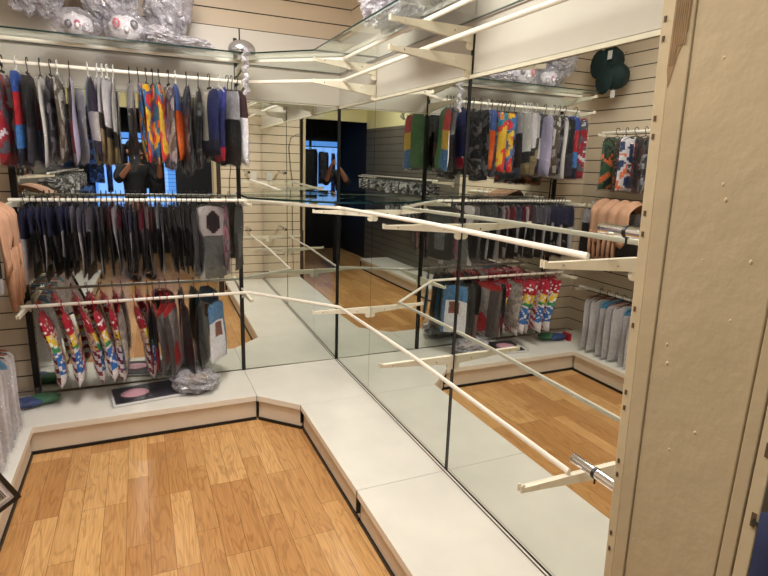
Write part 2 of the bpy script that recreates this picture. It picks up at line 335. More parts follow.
def upright(label, x0, x1, y0, y1, z1=ZM, slots=None):
    m = MB(); m.box(x0, x1, y0, y1, 0.0005, z1)
    return simple('slotted_upright', label, 'upright', m, M_black, bevel=0.001)
upright('black upright of the right wall between the two wide mirrors', 0.001, 0.022, -Y2-0.0105, -Y2+0.0105, 1.93)
upright('black upright of the back wall at the right end of the packets', -A-0.0105, -A+0.0105, -0.006, 0.018, 2.1)
upright('black upright in the corner where the two mirror walls meet', -0.0085, -0.001, -0.0105, 0.012)
upright('black upright of the back wall at the far left mirror edge', -LM-0.02, -LM+0.012, 0.0, 0.018, 1.9)
m = MB(); m.box(0.0055, 0.02, -Y1-0.005, -Y1+0.005, 0.0005, ZW-0.01); simple('slotted_upright', 'thin dark upright line of the right wall nearest the corner', 'upright', m, M_black)
m = MB(); m.box(-0.005, -0.001, -ME+0.01, -0.013, 0.0005, 0.004, 0); m.box(-0.012, -0.0052, -ME+0.01, -0.022, 0.0005, 0.005, 1); m.box(-0.0155, -0.0122, -ME+0.01, -0.024, 0.0005, 0.003, 0)
simple('mirror_channel', 'black and white channel strip at the foot of the right mirrors', 'trim', m, [M_black, M_white])

# ---------------------------------------------------------------- brackets and bars
def bracket(label, loc, wall, L=0.362, big=False, flat=False):
    """arm leaves the wall; local +Y runs away from the wall"""
    rz = {'right': math.radians(90), 'back': math.radians(180), 'left': math.radians(-90)}[wall]
    t = thing('shelf_bracket', label, 'bracket', loc, rz)
    h = 0.052 if big else 0.036
    m = MB()
    pr = [(0.012, 0), (L-0.012, 0), (L-0.006, 0.006), (L, 0.006), (L, -0.014), (0.05, -h), (0.012, -h-0.006)]
    for s in (-1, 1):
        m.prism(pr, lambda y, z: (s*0.0045, y, z), lambda y, z: (s*0.0085, y, z))
    m.box(-0.0045, 0.0045, 0.012, L-0.02, -0.004, -0.0005)
    m.build('arm', M_cream, t)
    m = MB(); lug = [(0.001, 0.0), (0.0118, 0.0), (0.028, -h-0.001)]+[(0.016+0.016*math.cos(a), -h-0.014+0.016*math.sin(a)) for a in [math.radians(x) for x in range(60, -100, -25)]]+[(0.001, -h-0.029)]
    m.prism(lug, lambda y, z: (-0.0042, y, z), lambda y, z: (0.0042, y, z)); m.build('mounting_lug', M_cream, t)
    for yy, zz in ((L-0.06, -0.009), (0.09, -0.02)):
        m = MB(); m.tube([(-0.011, yy, zz), (0.011, yy, zz)], 0.0035, 6); m.build('rivet', M_chrome, t)
    return t
def bar(label, a, b, cat='rail'):
    m = MB(); m.tube([a, b], 0.0095, 12, flat=0.65); return simple('hanging_bar', label, cat, m, M_bar, smooth=False)
ZL = {'upper': (1.94, 1.94, 1.94), 'lower': (1.832, 1.838, 1.832), 'mid': (1.145, 1.172, 1.184), 'low': (0.56, 0.585, 0.58)}
desc = {'upper': 'topmost, under the glass shelf', 'lower': 'second from the top', 'mid': 'at middle height', 'low': 'at the lowest level'}
for lv, (z1, z2, z3) in ZL.items():
    big = lv in ('upper', 'lower')
    for (yy, z, w_) in ((Y1, z1, 'near the corner'), (Y2, z2, 'on the middle upright')):
        bracket('cream bracket arm of the right wall %s, %s' % (w_, desc[lv]), (-0.0005, -yy, z-0.0110), 'right', big=big)
    y3 = -ME+0.03 if big else (-2.505 if lv == 'mid' else -2.53)
    if not big: bracket('cream bracket arm of the right wall beside the pillar, %s' % desc[lv], (-0.0005, y3, z3-0.0110), 'right', L=0.335 if lv == 'mid' else 0.36)
    bar('white bar along the right mirrors, %s' % desc[lv], (-0.195, -Y1, z1), (-0.195, -Y2, z2))
    bar('white bar along the right mirrors beside the pillar, %s' % desc[lv], (-0.195, -Y2-0.001, z2), (-0.195, y3-(0.004 if lv != 'mid' else 0.006), z3))
    zb = {'upper': 1.94, 'lower': 1.83, 'mid': 1.158, 'low': 0.588}[lv]
    bar('white bar slanting across the mirrored corner, %s' % desc[lv], (-0.195, -Y1+0.006, z1), (-A+0.006, -0.2, zb))
    bracket('cream bracket arm of the back wall at the black post, %s' % desc[lv], (-A, -0.0065, zb-0.0110), 'back', big=big)
    bracket('cream bracket arm of the back wall at its left end, %s' % desc[lv], (-LM+0.01, -0.0005, zb-0.0110), 'back', big=big)
    bar('white bar across the back wall, %s' % desc[lv], (-A, -0.2, zb), (-LM, -0.2, zb))
# chrome tubes near the pillar
for z, lab in ((1.262, 'chrome tube end with black ring beside the pillar, at middle height'), (0.632, 'chrome tube end with black ring beside the pillar, at low level')):
    t = thing('chrome_tube', lab, 'rail', (-0.2, -2.55, z))
    m = MB(); m.tube([(0, 0, 0), (0, -0.348, 0)], 0.0135, 20); m.build('tube', M_chrome, t, smooth=False)
    m = MB(); m.tube([(0, 0.0005, 0), (0, -0.004, 0)], 0.0145, 20); m.build('end_cap', M_chrome, t)
    m = MB(); m.tube([(0, -0.075, 0), (0, -0.083, 0)], 0.0155, 20); m.tube([(0, -0.079, -0.014), (0, -0.079, -0.03)], 0.003, 6); m.build('ring', M_blackp, t)

# ---------------------------------------------------------------- glass shelves
def glass(label, pts, z, th=0.008):
    m = MB(); m.prism(pts, lambda x, y: (x, y, z), lambda x, y: (x, y, z+th), 0, 1); return simple('glass_shelf', label, 'shelf', m, [M_glass, M_edge])
D = 0.375
glass('long glass shelf above the hanging packets on the back wall', [(-A-0.001, -0.008), (-A-0.001, -D), (-LM, -D), (-LM, -0.008)], 1.9535)
glass('glass shelf with a slanted front high in the mirrored corner', [(-A+0.001, -0.008), (-A+0.001, -D), (-D, -A), (-0.006, -A), (-0.006, -0.008)], 1.9535)
glass('long glass shelf high along the right wall', [(-0.006, -A-0.002), (-D, -A-0.002), (-D, -ME+0.03), (-0.006, -ME+0.03)], 1.9535)
arc = [(-A+0.012, -0.2-0.03), (-0.50, -0.37), (-0.36, -0.49), (-0.23, -Y1+0.012)]
glass('small glass corner shelf at middle height between the mirrors', [(-0.012, -0.012), (-A+0.012, -0.012)]+arc+[(-0.012, -Y1+0.012)], 1.168, 0.012)

# ---------------------------------------------------------------- the painted pillar
t = thing('painted_pillar', 'cream painted partition end with slotted edges beside the mirrors', 'pillar', (-0.53, -3.05, -HP))
Z0, Z1 = -HP, CEIL-0.002
def strip(name, a, b, x0, x1, mt, ya=None, bev=0.0015, z0=Z0, z1=Z1):
    """board whose two vertical edges are given as (y at z 1.6, y at z .7)"""
    def y(e, z): return e[0]+(e[1]-e[0])*(1.6-z)/0.9
    m = MB(); m.hexa([(x0, y(b, z0), z0), (x1, y(b, z0), z0), (x1, y(a, z0), z0), (x0, y(a, z0), z0), (x0, y(b, z1), z1), (x1, y(b, z1), z1), (x1, y(a, z1), z1), (x0, y(a, z1), z1)])
    return m.build(name, mt, t, world=True, bevel=bev)
e0 = (-2.936, -2.970); e1 = (-2.958, -2.987); e2 = (-2.990, -3.010); e3 = (-3.155, -3.150); e4 = (-3.176, -3.172); e5 = (-3.196, -3.192)
strip('edge_upright', e0, e1, -0.53, -0.50, M_pil2)
strip('inner_strip', (e1[0]-0.0008, e1[1]-0.0008), e2, -0.531, -0.50, M_pil)
strip('board', (e2[0]-0.0012, e2[1]-0.0012), e3, -0.529, -0.50, M_pil)
strip('outer_strip', (e3[0]-0.0035, e3[1]-0.0035), e4, -0.531, -0.50, M_pil)
strip('slotted_edge', (e4[0]-0.002, e4[1]-0.002), e5, -0.53, -0.50, M_pil2)
m = MB(); m.box(-0.5125, 0.118, -3.19, -2.975, Z0, Z1); m.build('core', M_groove, t, world=True)
def y_at(e, z): return e[0]+(e[1]-e[0])*(1.6-z)/0.9
def slots(name, e, dy, zs, w_, h_, x=-0.5305):
    for z in zs:
        m = MB(); yc = y_at(e, z)+dy; m.box(x-0.0006, x+0.001, yc-w_/2, yc+w_/2, z-h_/2, z+h_/2); m.build(name, mat('slot_brown', (92, 72, 50), 0.7), t, world=True)
slots('slot', e0, -0.007, [1.616, 1.589, 1.478, 1.452, 1.338, 1.306, 1.187, 1.160, 1.047, 1.020, 0.925, 0.90, 0.79, 0.76], 0.004, 0.008)
slots('slot', e5, 0.006, [1.16, 1.06, 0.96, 0.86, 0.76], 0.006, 0.02)
# torn laminate at the top: bare corrugated board
m = MB(); n = 12
pts = [(-2.957, 1.75), (-2.9580, 1.545), (-2.963, 1.52), (-2.972, 1.56), (-2.984, 1.595), (-2.9845, 1.75)]
m.prism(pts, lambda y, z: (-0.5318, y, z), lambda y, z: (-0.5300, y, z)); 
for k in range(7): yy = -2.961-k*0.0034; m.box(-0.5326, -0.5318, yy-0.0009, yy+0.0009, 1.575 if k > 2 else 1.55, 1.75)
m.build('torn_patch', mat('bare_board', (150, 122, 88), 0.8, var=0.15, scale=30), t, world=True)
# chips in the paint
rr = random.Random(3)
for k in range(16):
    yy = rr.uniform(-3.145, -3.0); z = rr.uniform(0.72, 1.62); s_ = rr.uniform(0.0012, 0.0028)
    m = MB(); m.ball((-0.529, yy, z), s_*0.5, s_, s_*1.3, 8, 5); m.build('paint_blister', M_pil2, t, world=True, smooth=True)
# navy garment on black hooks behind the pillar
t = thing('navy_garment', 'navy blue cloth hanging on black hooks at the right edge behind the pillar', 'garment', (-0.44, -3.25, 0.5))
m = MB(); nu, nv = 14, 14; vs = []
for j in range(nv+1):
    for i in range(nu+1):
        u = i/nu; v = j/nv; vs.append((-0.548+0.008*math.sin(u*14+v*2), -3.203-u*0.3, 0.985-v*0.75+0.01*math.sin(u*9)))
fs = [(j*(nu+1)+i, j*(nu+1)+i+1, (j+1)*(nu+1)+i+1, (j+1)*(nu+1)+i) for j in range(nv) for i in range(nu)]
m.add(vs, fs); g = m.build('cloth', mat('navy_cloth', (36, 44, 78), 0.85, var=0.1, scale=20), t, world=True, smooth=True)
md = g.modifiers.new('solid', 'SOLIDIFY'); md.thickness = 0.006
for z in (0.96, 0.86):
    m = MB(); m.tube([(-0.517, -3.185, z), (-0.535, -3.19, z), (-0.54, -3.24, z-0.002), (-0.53, -3.36, z)], 0.003, 8); m.build('hook', M_blackp, t, world=True)

# ---------------------------------------------------------------- things on the partition
t = thing('wall_socket', 'small white socket on the slatted partition opposite the corner', 'socket', (-0.09, -2.9245, 1.21))
m = MB(); m.box(-0.035, 0.035, 0.0, 0.009, -0.045, 0.045); m.build('plate', M_whitep, t, bevel=0.002)
m = MB(); m.box(-0.012, 0.012, 0.0092, 0.013, -0.015, 0.015); m.build('switch', M_white, t)
m = MB(); m.tube([(-0.45, -2.918, 1.70), (-0.42, -2.918, 1.70), (-0.35, -2.918, 1.66), (-0.325, -2.918, 1.55), (-0.34, -2.918, 1.35), (-0.365, -2.918, 1.15), (-0.36, -2.918, 0.6), (-0.37, -2.918, 0.05)], 0.003, 6)
simple('power_cable', 'thin dark cable running down the slatted partition', 'cable', m, M_blackp, smooth=True)

# ---------------------------------------------------------------- hanging packets
PC = {}
def pm(c, rough=0.45):
    k = 'print_%d_%d_%d' % c
    return mat(k, c, rough, var=0.12 if sum(c) > 480 else 0.32, scale=48)
def wire_hook(m, r=0.0022, neck=0.05, bulk=1.0, mi=0):
    # hook over a bar running along local X, hanger plane is local YZ
    pts = [(0, 0.016*math.cos(a), 0.016*math.sin(a)-0.0005) for a in [math.radians(x) for x in range(-35, 181, 24)]]
    m.tube(pts+[(0, -0.0155, -0.012), (0, -0.004, -0.026), (0, 0, -neck)], r, 6, mi)
def packet(loc, rz, label, group, fn, pal, w_=0.25, h=0.40, th=0.03, hanger='black', bag=True, name='costume_packet', cat='costume packet', shoulders=True, roll=0.0, puff=1.0, taper=0.0, curve=0.0, seed=0, swing=0.0, neck=0.045, lighten=None):
    """one hanging packet: hanger, printed contents, clear bag. fn(u, v, side) gives an index into the colours pal"""
    rr = random.Random(seed*7+13)
    t = thing(name, label, cat, loc, rz, group); t.rotation_euler = (roll, swing, rz)
    hm = {'black': M_blackp, 'red': M_redp, 'white': M_whitep}[hanger]
    w_ -= 0.02; m = MB(); wire_hook(m, neck=neck)
    hw = w_*0.42
    if shoulders:
        m.tube([(0, -hw, -neck-0.035), (0, -hw*0.5, -neck-0.012), (0, 0, -neck), (0, hw*0.5, -neck-0.012), (0, hw, -neck-0.035)], 0.0036, 6)
    else: m.box(-0.002, 0.002, -0.03, 0.03, -neck-0.008, -neck+0.004)
    m.build('hanger', hm, t)
    ztop = -neck-0.012
    nu, nv = 14, 32; ph = rr.uniform(0, 6); m = MB()
    def P_(u, v, side, grow=0.0):
        wv = w_/2*(1-taper*v*0.6)*(1.0 if v > 0.08 else 0.82+v*2.2)+grow
        y = (u*2-1)*wv; e = max(0.0, (1-(u*2-1)**4))*max(0.0, 1-(v*2-1)**8)
        x = side*(th/2*puff*e*(0.7+0.5*v)+grow*0.3+0.0006)+curve*math.sin(v*2.6)*0.05+0.0035*math.sin(v*7+u*4+ph)
        return (x, y, ztop-v*h+(grow if v < 0.5 else -grow)+0.006*math.sin(u*6+ph))
    for side in (-1, 1):
        vs = [P_(i/nu, j/nv, side) for j in range(nv+1) for i in range(nu+1)]
        fs = []; mi = []
        for j in range(nv):
            for i in range(nu):
                fs.append((j*(nu+1)+i, j*(nu+1)+i+1, (j+1)*(nu+1)+i+1, (j+1)*(nu+1)+i)); mi.append(fn((i+0.5)/nu, (j+0.5)/nv, side))
        m.add(vs, fs, mi)
    g = m.build('contents', [pm(c) for c in pal], t, smooth=True)
    if bag:
        m = MB()
        for side in (-1, 1):
            vs = [P_(i/nu, j/nv, side, 0.012) for j in range(nv+1) for i in range(nu+1)]
            vs = [(x+rr.uniform(-.003, .003), y, z) for x, y, z in vs]
            m.add(vs, [(j*(nu+1)+i, j*(nu+1)+i+1, (j+1)*(nu+1)+i+1, (j+1)*(nu+1)+i) for j in range(nv) for i in range(nu)])
        m.build('plastic_bag', M_film, t)
    return t
# colour fields
def bands(*cuts): return lambda u, v, s: sum(1 for c in cuts if v > c)
def tiedye(k):
    def f(u, v, s): return int((noise.noise((u*2.2+k, v*4.2, s*3.3+k))+0.55)*3.6) % 4
    return f
def blotch(n, k, sc=3.0):
    def f(u, v, s): return int((noise.noise((u*sc+k*1.7, v*sc*1.8, s*2+k))+0.5)*n*1.2) % n
    return f
def sides(f1, f2): return lambda u, v, s: f1(u, v, s) if s < 0 else f2(u, v, s)
R1G = 'costume packets on the top rail of the back wall'
rail1 = [   # x, colours, pattern, width, height, thickness, hanger, words
 (-1.819, [(205, 200, 205), (150, 40, 50), (90, 88, 98)], blotch(3, 1), .27, .44, .05, 'black', 'grey and red'),
 (-1.757, [(36, 70, 140), (170, 36, 46), (60, 110, 170), (24, 26, 40)], bands(.22, .55, .8), .24, .45, .05, 'white', 'blue and red'),
 (-1.711, [(30, 30, 36), (70, 66, 74)], bands(.6), .24, .42, .02, 'black', 'slim dark'),
 (-1.658, [(215, 210, 205), (70, 52, 50), (28, 44, 110)], sides(bands(.28, .78), lambda u, v, s: 0), .25, .44, .035, 'black', 'brown, grey and navy'),
 (-1.612, [(44, 42, 52), (110, 104, 112)], blotch(2, 4), .24, .41, .02, 'black', 'slim charcoal'),
 (-1.582, [(165, 158, 152), (96, 86, 74), (210, 205, 196)], blotch(3, 6), .24, .42, .03, 'white', 'grey striped'),
 (-1.529, [(54, 36, 42), (150, 34, 48), (178, 170, 196)], sides(bands(.5, .86), lambda u, v, s: 2), .26, .43, .04, 'black', 'maroon, red and lavender'),
 (-1.447, [(44, 34, 64), (110, 170, 205), (225, 222, 222)], lambda u, v, s: (2 if v > .42 and v < .74 else (0 if u < .55 else 1)), .27, .42, .045, 'white', 'navy, sky blue and white'),
 (-1.402, [(215, 212, 208), (40, 38, 40), (150, 130, 96)], bands(.5, .72), .24, .43, .018, 'white', 'narrow white, black and tan'),
 (-1.378, [(205, 200, 198), (60, 52, 48), (158, 136, 100)], bands(.4, .6), .24, .43, .018, 'white', 'narrow pale grey and tan'),
 (-1.355, [(196, 192, 194), (34, 32, 34), (140, 122, 92)], bands(.55, .7), .24, .43, .018, 'white', 'narrow silver and black'),
 (-1.327, [(222, 218, 214), (48, 44, 44), (165, 146, 104)], bands(.62, .8), .24, .43, .018, 'white', 'narrow white and brown'),
 (-1.251, [(170, 168, 172), (22, 22, 26), (60, 70, 86)], bands(.3, .85), .26, .45, .045, 'black', 'grey topped black'),
 (-1.209, [(250, 196, 30), (238, 110, 30), (60, 120, 180), (30, 40, 60)], tiedye(2), .25, .40, .035, 'black', 'yellow and orange tie-dyed'),
 (-1.168, [(240, 110, 36), (220, 44, 60), (60, 110, 160), (250, 190, 40)], tiedye(5), .25, .40, .035, 'black', 'orange and red tie-dyed'),
 (-1.138, [(225, 40, 66), (250, 170, 40), (36, 104, 150), (240, 90, 40)], tiedye(8), .25, .41, .035, 'black', 'bright red and yellow tie-dyed'),
 (-1.105, [(244, 130, 30), (40, 140, 170), (226, 60, 50), (250, 200, 50)], tiedye(12), .25, .40, .035, 'black', 'orange and teal tie-dyed'),
 (-1.058, [(120, 124, 134), (74, 74, 96), (160, 158, 166)], blotch(3, 10), .25, .44, .03, 'black', 'clear grey'),
 (-1.020, [(70, 96, 160), (240, 96, 30), (244, 110, 44)], bands(.34, .7), .24, .40, .035, 'white', 'blue topped orange'),
 (-0.965, [(46, 46, 50), (24, 24, 26), (96, 96, 100)], blotch(3, 14), .27, .47, .05, 'black', 'bulky black and grey'),
 (-0.902, [(50, 50, 54), (26, 26, 28), (120, 118, 118)], blotch(3, 17), .26, .43, .04, 'black', 'crinkled black'),
 (-0.845, [(24, 34, 84), (206, 196, 176), (30, 34, 50)], lambda u, v, s: (0 if s > 0 or u < .5 else 1) if v < .75 else 2, .26, .36, .045, 'black', 'navy and cream'),
 (-0.790, [(40, 50, 128), (30, 36, 88), (170, 30, 60), (52, 44, 60)], lambda u, v, s: (v > .28)+(v > .55 and u > .5)+(v > .8), .27, .40, .045, 'white', 'royal blue and red'),
 (-0.745, [(160, 158, 160), (24, 24, 24), (80, 120, 80)], sides(bands(.36, 1), bands(.3, .9)), .26, .41, .02, 'black', 'narrow black and silver'),
 (-0.722, [(200, 198, 200), (28, 26, 28), (70, 66, 70)], sides(bands(.42, 1), bands(.4, .8)), .26, .41, .02, 'black', 'narrow black and white'),
 (-0.694, [(64, 28, 34), (232, 230, 232), (70, 130, 76), (215, 60, 70), (236, 190, 60), (50, 120, 190)], lambda u, v, s: ((0 if v < .34 else 1) if s < 0 else (2 if u > .35 else 3+min(2, int(v*3)))), .29, .40, .06, 'black', 'maroon and white bulky'),
]
for i, (x, pal, fn, w_, h, th, hg, wd) in enumerate(rail1):
    rr = random.Random(i*3+1)
    packet((x, -0.2, 1.8440), math.radians(rr.uniform(-14, 12) if i < 21 else rr.uniform(10, 20)), '%s costume packet on the top back rail, %s from the left' % (wd, ordw(i)), R1G, fn, pal, w_, h, th*0.75, hg, seed=i, puff=1.0, roll=rr.uniform(-.03, .03), swing=rr.uniform(-.05, .05), neck=0.05 if hg == 'white' else 0.06, shoulders=(i % 4 == 3 or i > 21))

R2G = 'tights packets on the middle rail of the back wall'
n2 = 36
for i in range(n2):
    rr = random.Random(i*5+2); x = -1.79+(i*(1.79-0.94)/(n2-5)) if i < n2-4 else [-0.905, -0.855, -0.775, -0.700][i-n2+4]
    if i < 8: pal = [(54, 54, 82), (9, 9, 12)]; wd = 'indigo and black'
    elif i in (9, 10): pal = [(120, 114, 130), (58, 50, 62)]; wd = 'grey and violet'
    elif i in (14, 16, 20, 22): pal = [(140, 40, 58), (10, 9, 12)]; wd = 'red topped black'
    elif i in (15, 21, 23): pal = [(190, 186, 190), (16, 15, 18)]; wd = 'white topped black'
    elif i in (17, 18): pal = [(88, 84, 110), (40, 36, 48)]; wd = 'violet grey'
    elif i < 25: pal = [(104, 98, 108), (10, 10, 12)]; wd = 'grey topped black'
    else: pal = [(120, 116, 116), (12, 12, 14)]; wd = 'silver topped black'
    pal = pal+[(150, 142, 144), (186, 180, 182)]
    cut = rr.uniform(.30, .4)
    def fn(u, v, s, c=cut, i=i): 
        if s > 0 and v > c: return 2 if (.25 < u < .75 and v < .8) else (3 if i % 3 == 0 else 1)
        return 0 if v < c else 1
    w_, h, th, rz, lab = .24, .38+rr.uniform(-.02, .02), .007, rr.uniform(-7, 3), '%s tights packet on the middle back rail, %s from the left' % (wd, ordw(i))
    nm = 'tights_packet'; ct = 'tights packet'; cv = 0
    if i == n2-4: pal = [(70, 68, 70), (12, 12, 13), (40, 40, 42), (120, 118, 120)]; fn = lambda u, v, s: 1 if (.2 < u < .8 and .08 < v < .95) else 0; w_ = .24; h = .40; th = .02; rz = -38
    if i == n2-3: pal = [(170, 164, 162), (22, 22, 24), (150, 140, 140), (88, 90, 86)]; fn = lambda u, v, s: (1 if ((u-.5)**2*4+((v-.22)*3)**2 < .22) else (3 if v > .4 and .15 < u < .85 else 0)); w_ = .26; h = .43; rz = -55; lab = 'wide grey packet with a black hood, angled on the middle back wall rail'
    if i == n2-2: pal = [(150, 140, 142), (200, 120, 140), (90, 84, 90), (60, 60, 64)]; fn = blotch(3, 5); lab = 'pink and grey packet near the post on the middle back wall rail'
    if i == n2-1: pal = [(70, 70, 74), (16, 16, 18), (100, 100, 104), (40, 40, 44)]; lab = 'last black packet beside the post on the middle back wall rail'; rz = -22
    packet((x, -0.2, 1.1705), math.radians(rz), lab, R2G, fn, pal, w_, h, th, 'black', seed=100+i, roll=rr.uniform(-.04, .04), swing=rr.uniform(-.08, .04), shoulders=(i % 2 == 0 or i > n2-5), name=nm, cat=ct, neck=0.035)

R3G = 'packets on the lowest rail of the back wall'
strp = [(176, 26, 50), (240, 205, 60), (40, 110, 190), (238, 232, 232), (130, 20, 40), (60, 150, 90), (225, 150, 170)]
def legs(k):
    def f(u, v, s):
        a, b = int(u*14), int(v*32); q = (a*7+b*13+k*5+a*b) % 11
        if v < .24: return 3 if q in (1, 4) and .05 < v else 0
        if u < .3 and s > 0: return (1 if v < .42 else 5 if v < .5 else 2 if v < .8 else 3) if q > 2 else 3
        if v < .52: return (3, 3, 1, 3, 6, 4, 3, 1, 3, 0, 6)[q]
        return (0 if s > 0 else 4) if int(v*15+u*4+k*.3) % 2 else 3
    return f
rail3 = [(-1.783, 'L'), (-1.671, 'L'), (-1.589, 'L'), (-1.518, 'L'), (-1.441, 'L'), (-1.39, 'clear'), (-1.312, 'L'), (-1.238, 'grey'), (-1.205, 'redgrey'), (-1.165, 'redsil'), (-1.125, 'redsil2'), (-1.042, 'black'), (-0.951, 'blackb'), (-0.858, 'bluew')]
nL = 0
for i, (x, k) in enumerate(rail3):
    rr = random.Random(i*9+4); rz = rr.uniform(-4, 12); hg = 'red'; w_, h, th = .22, .42, .05; pal = strp; fn = legs(i); cv = 0.5; tp = .1; bg = True
    lab = 'red striped stockings packet on the lowest back rail, %s of these from the left' % ordw(nL)
    if k == 'L': nL += 1
    elif k == 'clear': pal = [(150, 140, 134), (186, 178, 172)]; fn = blotch(2, 3); lab = 'clear beige packet between the red striped ones on the lowest rail'; h = .36; th = .03
    elif k == 'grey': pal = [(70, 66, 70), (38, 36, 40), (130, 40, 50)]; fn = bands(.2, .7); lab = 'dark grey packet on a red hanger after the striped packets'; th = .02; h = .38
    elif k == 'redgrey': pal = [(160, 150, 150), (60, 54, 56), (170, 50, 60)]; fn = bands(.1, .55); lab = 'grey and crimson packet on a red hanger on the lowest rail'; th = .02; h = .4
    elif k == 'redsil': pal = [(176, 168, 164), (186, 60, 60), (120, 112, 110)]; fn = lambda u, v, s: 1 if (v < .1 or ((u-.5)**2*5+((v-.75)*3)**2 < .25)) else (2 if u < .3 else 0); lab = 'silver packet with red top edge, left of its pair on the lowest rail'; th = .015; h = .4; rz = -16; w_ = .25
    elif k == 'redsil2': pal = [(150, 142, 140), (176, 50, 50), (80, 70, 70)]; fn = lambda u, v, s: 1 if (v < .1 or ((u-.5)**2*5+((v-.75)*3)**2 < .3)) else (2 if u < .3 else 0); lab = 'silver packet with red top edge, right of its pair on the lowest rail'; th = .015; h = .4; rz = -20; w_ = .25
    elif k == 'black': pal = [(22, 21, 24), (190, 150, 150), (12, 12, 14)]; fn = sides(lambda u, v, s: 0 if u < .7 else 1, bands(.5, .9)); lab = 'black and pink packet on a black hanger on the lowest rail'; hg = 'black'; th = .03; h = .43
    elif k == 'blackb': pal = [(20, 20, 24), (70, 110, 140), (14, 14, 16)]; fn = lambda u, v, s: 1 if u > .85 else 0; lab = 'bulky black and teal packet near the post on the lowest rail'; hg = 'black'; th = .06; h = .40; rz = -14
    elif k == 'bluew': pal = [(70, 120, 165), (224, 224, 230), (130, 76, 60)]; fn = lambda u, v, s: 0 if v < .3 or u > .86 else (2 if .3 < u < .7 and .35 < v < .6 else 1); lab = 'pale blue and white packet closest to the post on the lowest rail'; hg = 'black'; th = .02; h = .36; rz = -34
    packet((x, -0.2, 0.6005), math.radians(rz), lab, R3G, fn, pal, w_, h, th, hg, seed=200+i, curve=(0.5 if k == 'L' else 0.0), swing=rr.uniform(-.16, -.06) if k == 'L' else rr.uniform(-.1, 0), taper=.25 if k == 'L' else 0, neck=0.05, shoulders=(k != 'L'), name='costume_packet' if k != 'L' else 'stockings_packet', cat='packet')

# ---------------------------------------------------------------- left wall: rails along Y
XR = -2.03
def lrail(label, z, y0, y1):
    bar(label, (XR, y0, z), (XR, y1, z))
    for k, yy in enumerate((y0-0.02, y1+0.02)):
        bracket('cream bracket arm of the left wall, %s end of the %s' % (('corner', 'far')[k], ['high bar', 'middle bar', 'low bar', 'long far bar'][[1.68, 1.15, 0.47, 1.22].index(z)]), (-LW+0.001, yy, z-0.0110), 'left', L=0.30)
lrail('white bar high on the left wall', 1.68, -0.28, -1.3)
lrail('white bar at middle height on the left wall', 1.15, -0.26, -1.4)
lrail('white bar low on the left wall', 0.47, -0.22, -1.4)
lrail('long white bar on the left wall far from the corner', 1.22, -2.1, -4.4)
LG = {'t': 'packets on the high left wall bar', 'm': 'packets on the middle left wall bar', 'b': 'white packets on the low left wall bar', 'f': 'packets on the far left wall bar'}
hi = [((44, 76, 52), (26, 34, 30), (196, 96, 50), 'green and black'), ((52, 46, 44), (24, 24, 26), (120, 60, 40), 'black and brown'), ((200, 196, 200), (30, 50, 90), (210, 110, 70), 'white, blue and orange'), ((90, 40, 44), (26, 28, 34), (150, 150, 156), 'maroon'), ((60, 62, 70), (26, 28, 34), (150, 150, 156), 'grey'), ((44, 56, 70), (20, 28, 34), (180, 60, 56), 'slate and red')]
for i in range(6):
    c = hi[i]; fn = lambda u, v, s, i=i: 3 if (.4 < u < .8 and .1 < v < .24) else (2 if blotch(3, i+30)(u, v, s) == 2 and v > .3 else (0 if blotch(3, i+30)(u, v, s) else 1))
    packet((XR, -0.43-i*0.085, 1.694), math.radians(90+random.Random(i).uniform(-14, 14)), '%s price-tagged packet high on the left wall, %s from the corner' % (c[3], ordw(i)), LG['t'], fn, [c[0], c[1], c[2], (236, 190, 196)], .25, .38, .04, 'black', seed=300+i)
for i in range(11):
    pal = [(96, 92, 96), (20, 19, 22), (170, 165, 168)] if i % 2 else [(150, 146, 150), (34, 32, 36), (200, 196, 198)]
    packet((XR, -0.30-i*0.095, 1.1625), math.radians(90+random.Random(i+50).uniform(-10, 10)), 'black and grey packet at middle height on the left wall, %s from the corner' % ordw(i), LG['m'], bands(.25, .8), pal, .27, .42, .02, 'black', seed=320+i)
for i in range(12):
    pal = [(84, 150, 186), (222, 218, 220), (176, 110, 84)]
    fn = (lambda u, v, s: 0 if v < .12 else (2 if (.3 < u < .7 and .2 < v < .35) or (.35 < u < .65 and .5 < v < .65) else 1)) if i % 3 == 2 else (lambda u, v, s: 2 if (v < .03) else 1)
    packet((XR, -0.46-i*0.075, 0.4825), math.radians(90+random.Random(i+80).uniform(-8, 8)), ('white packet with a blue top' if i % 3 == 2 else 'plain white packet')+' low on the left wall, %s from the corner' % ordw(i), LG['b'], fn, pal, .35, .42, .014, 'black', seed=340+i, neck=.03)
for i in range(26):
    rr = random.Random(i+400); big = i in (2, 3, 7, 8, 13)
    pal = [(150, 150, 150), (70, 72, 72), (206, 206, 206)] if i % 3 else [(40, 40, 42), (24, 24, 26), (150, 148, 150)]
    packet((XR, -2.2-i*0.083, 1.2325), math.radians(90+rr.uniform(-10, 10)), ('large grey' if big else ('small dark' if i % 3 == 0 else 'small silver'))+' packet on the far left wall bar, %s from the mirror end' % ordw(i), LG['f'], blotch(3, i), pal, .26 if big else .2, .5 if big else .13+rr.uniform(0, .03), .03, 'black', seed=400+i)
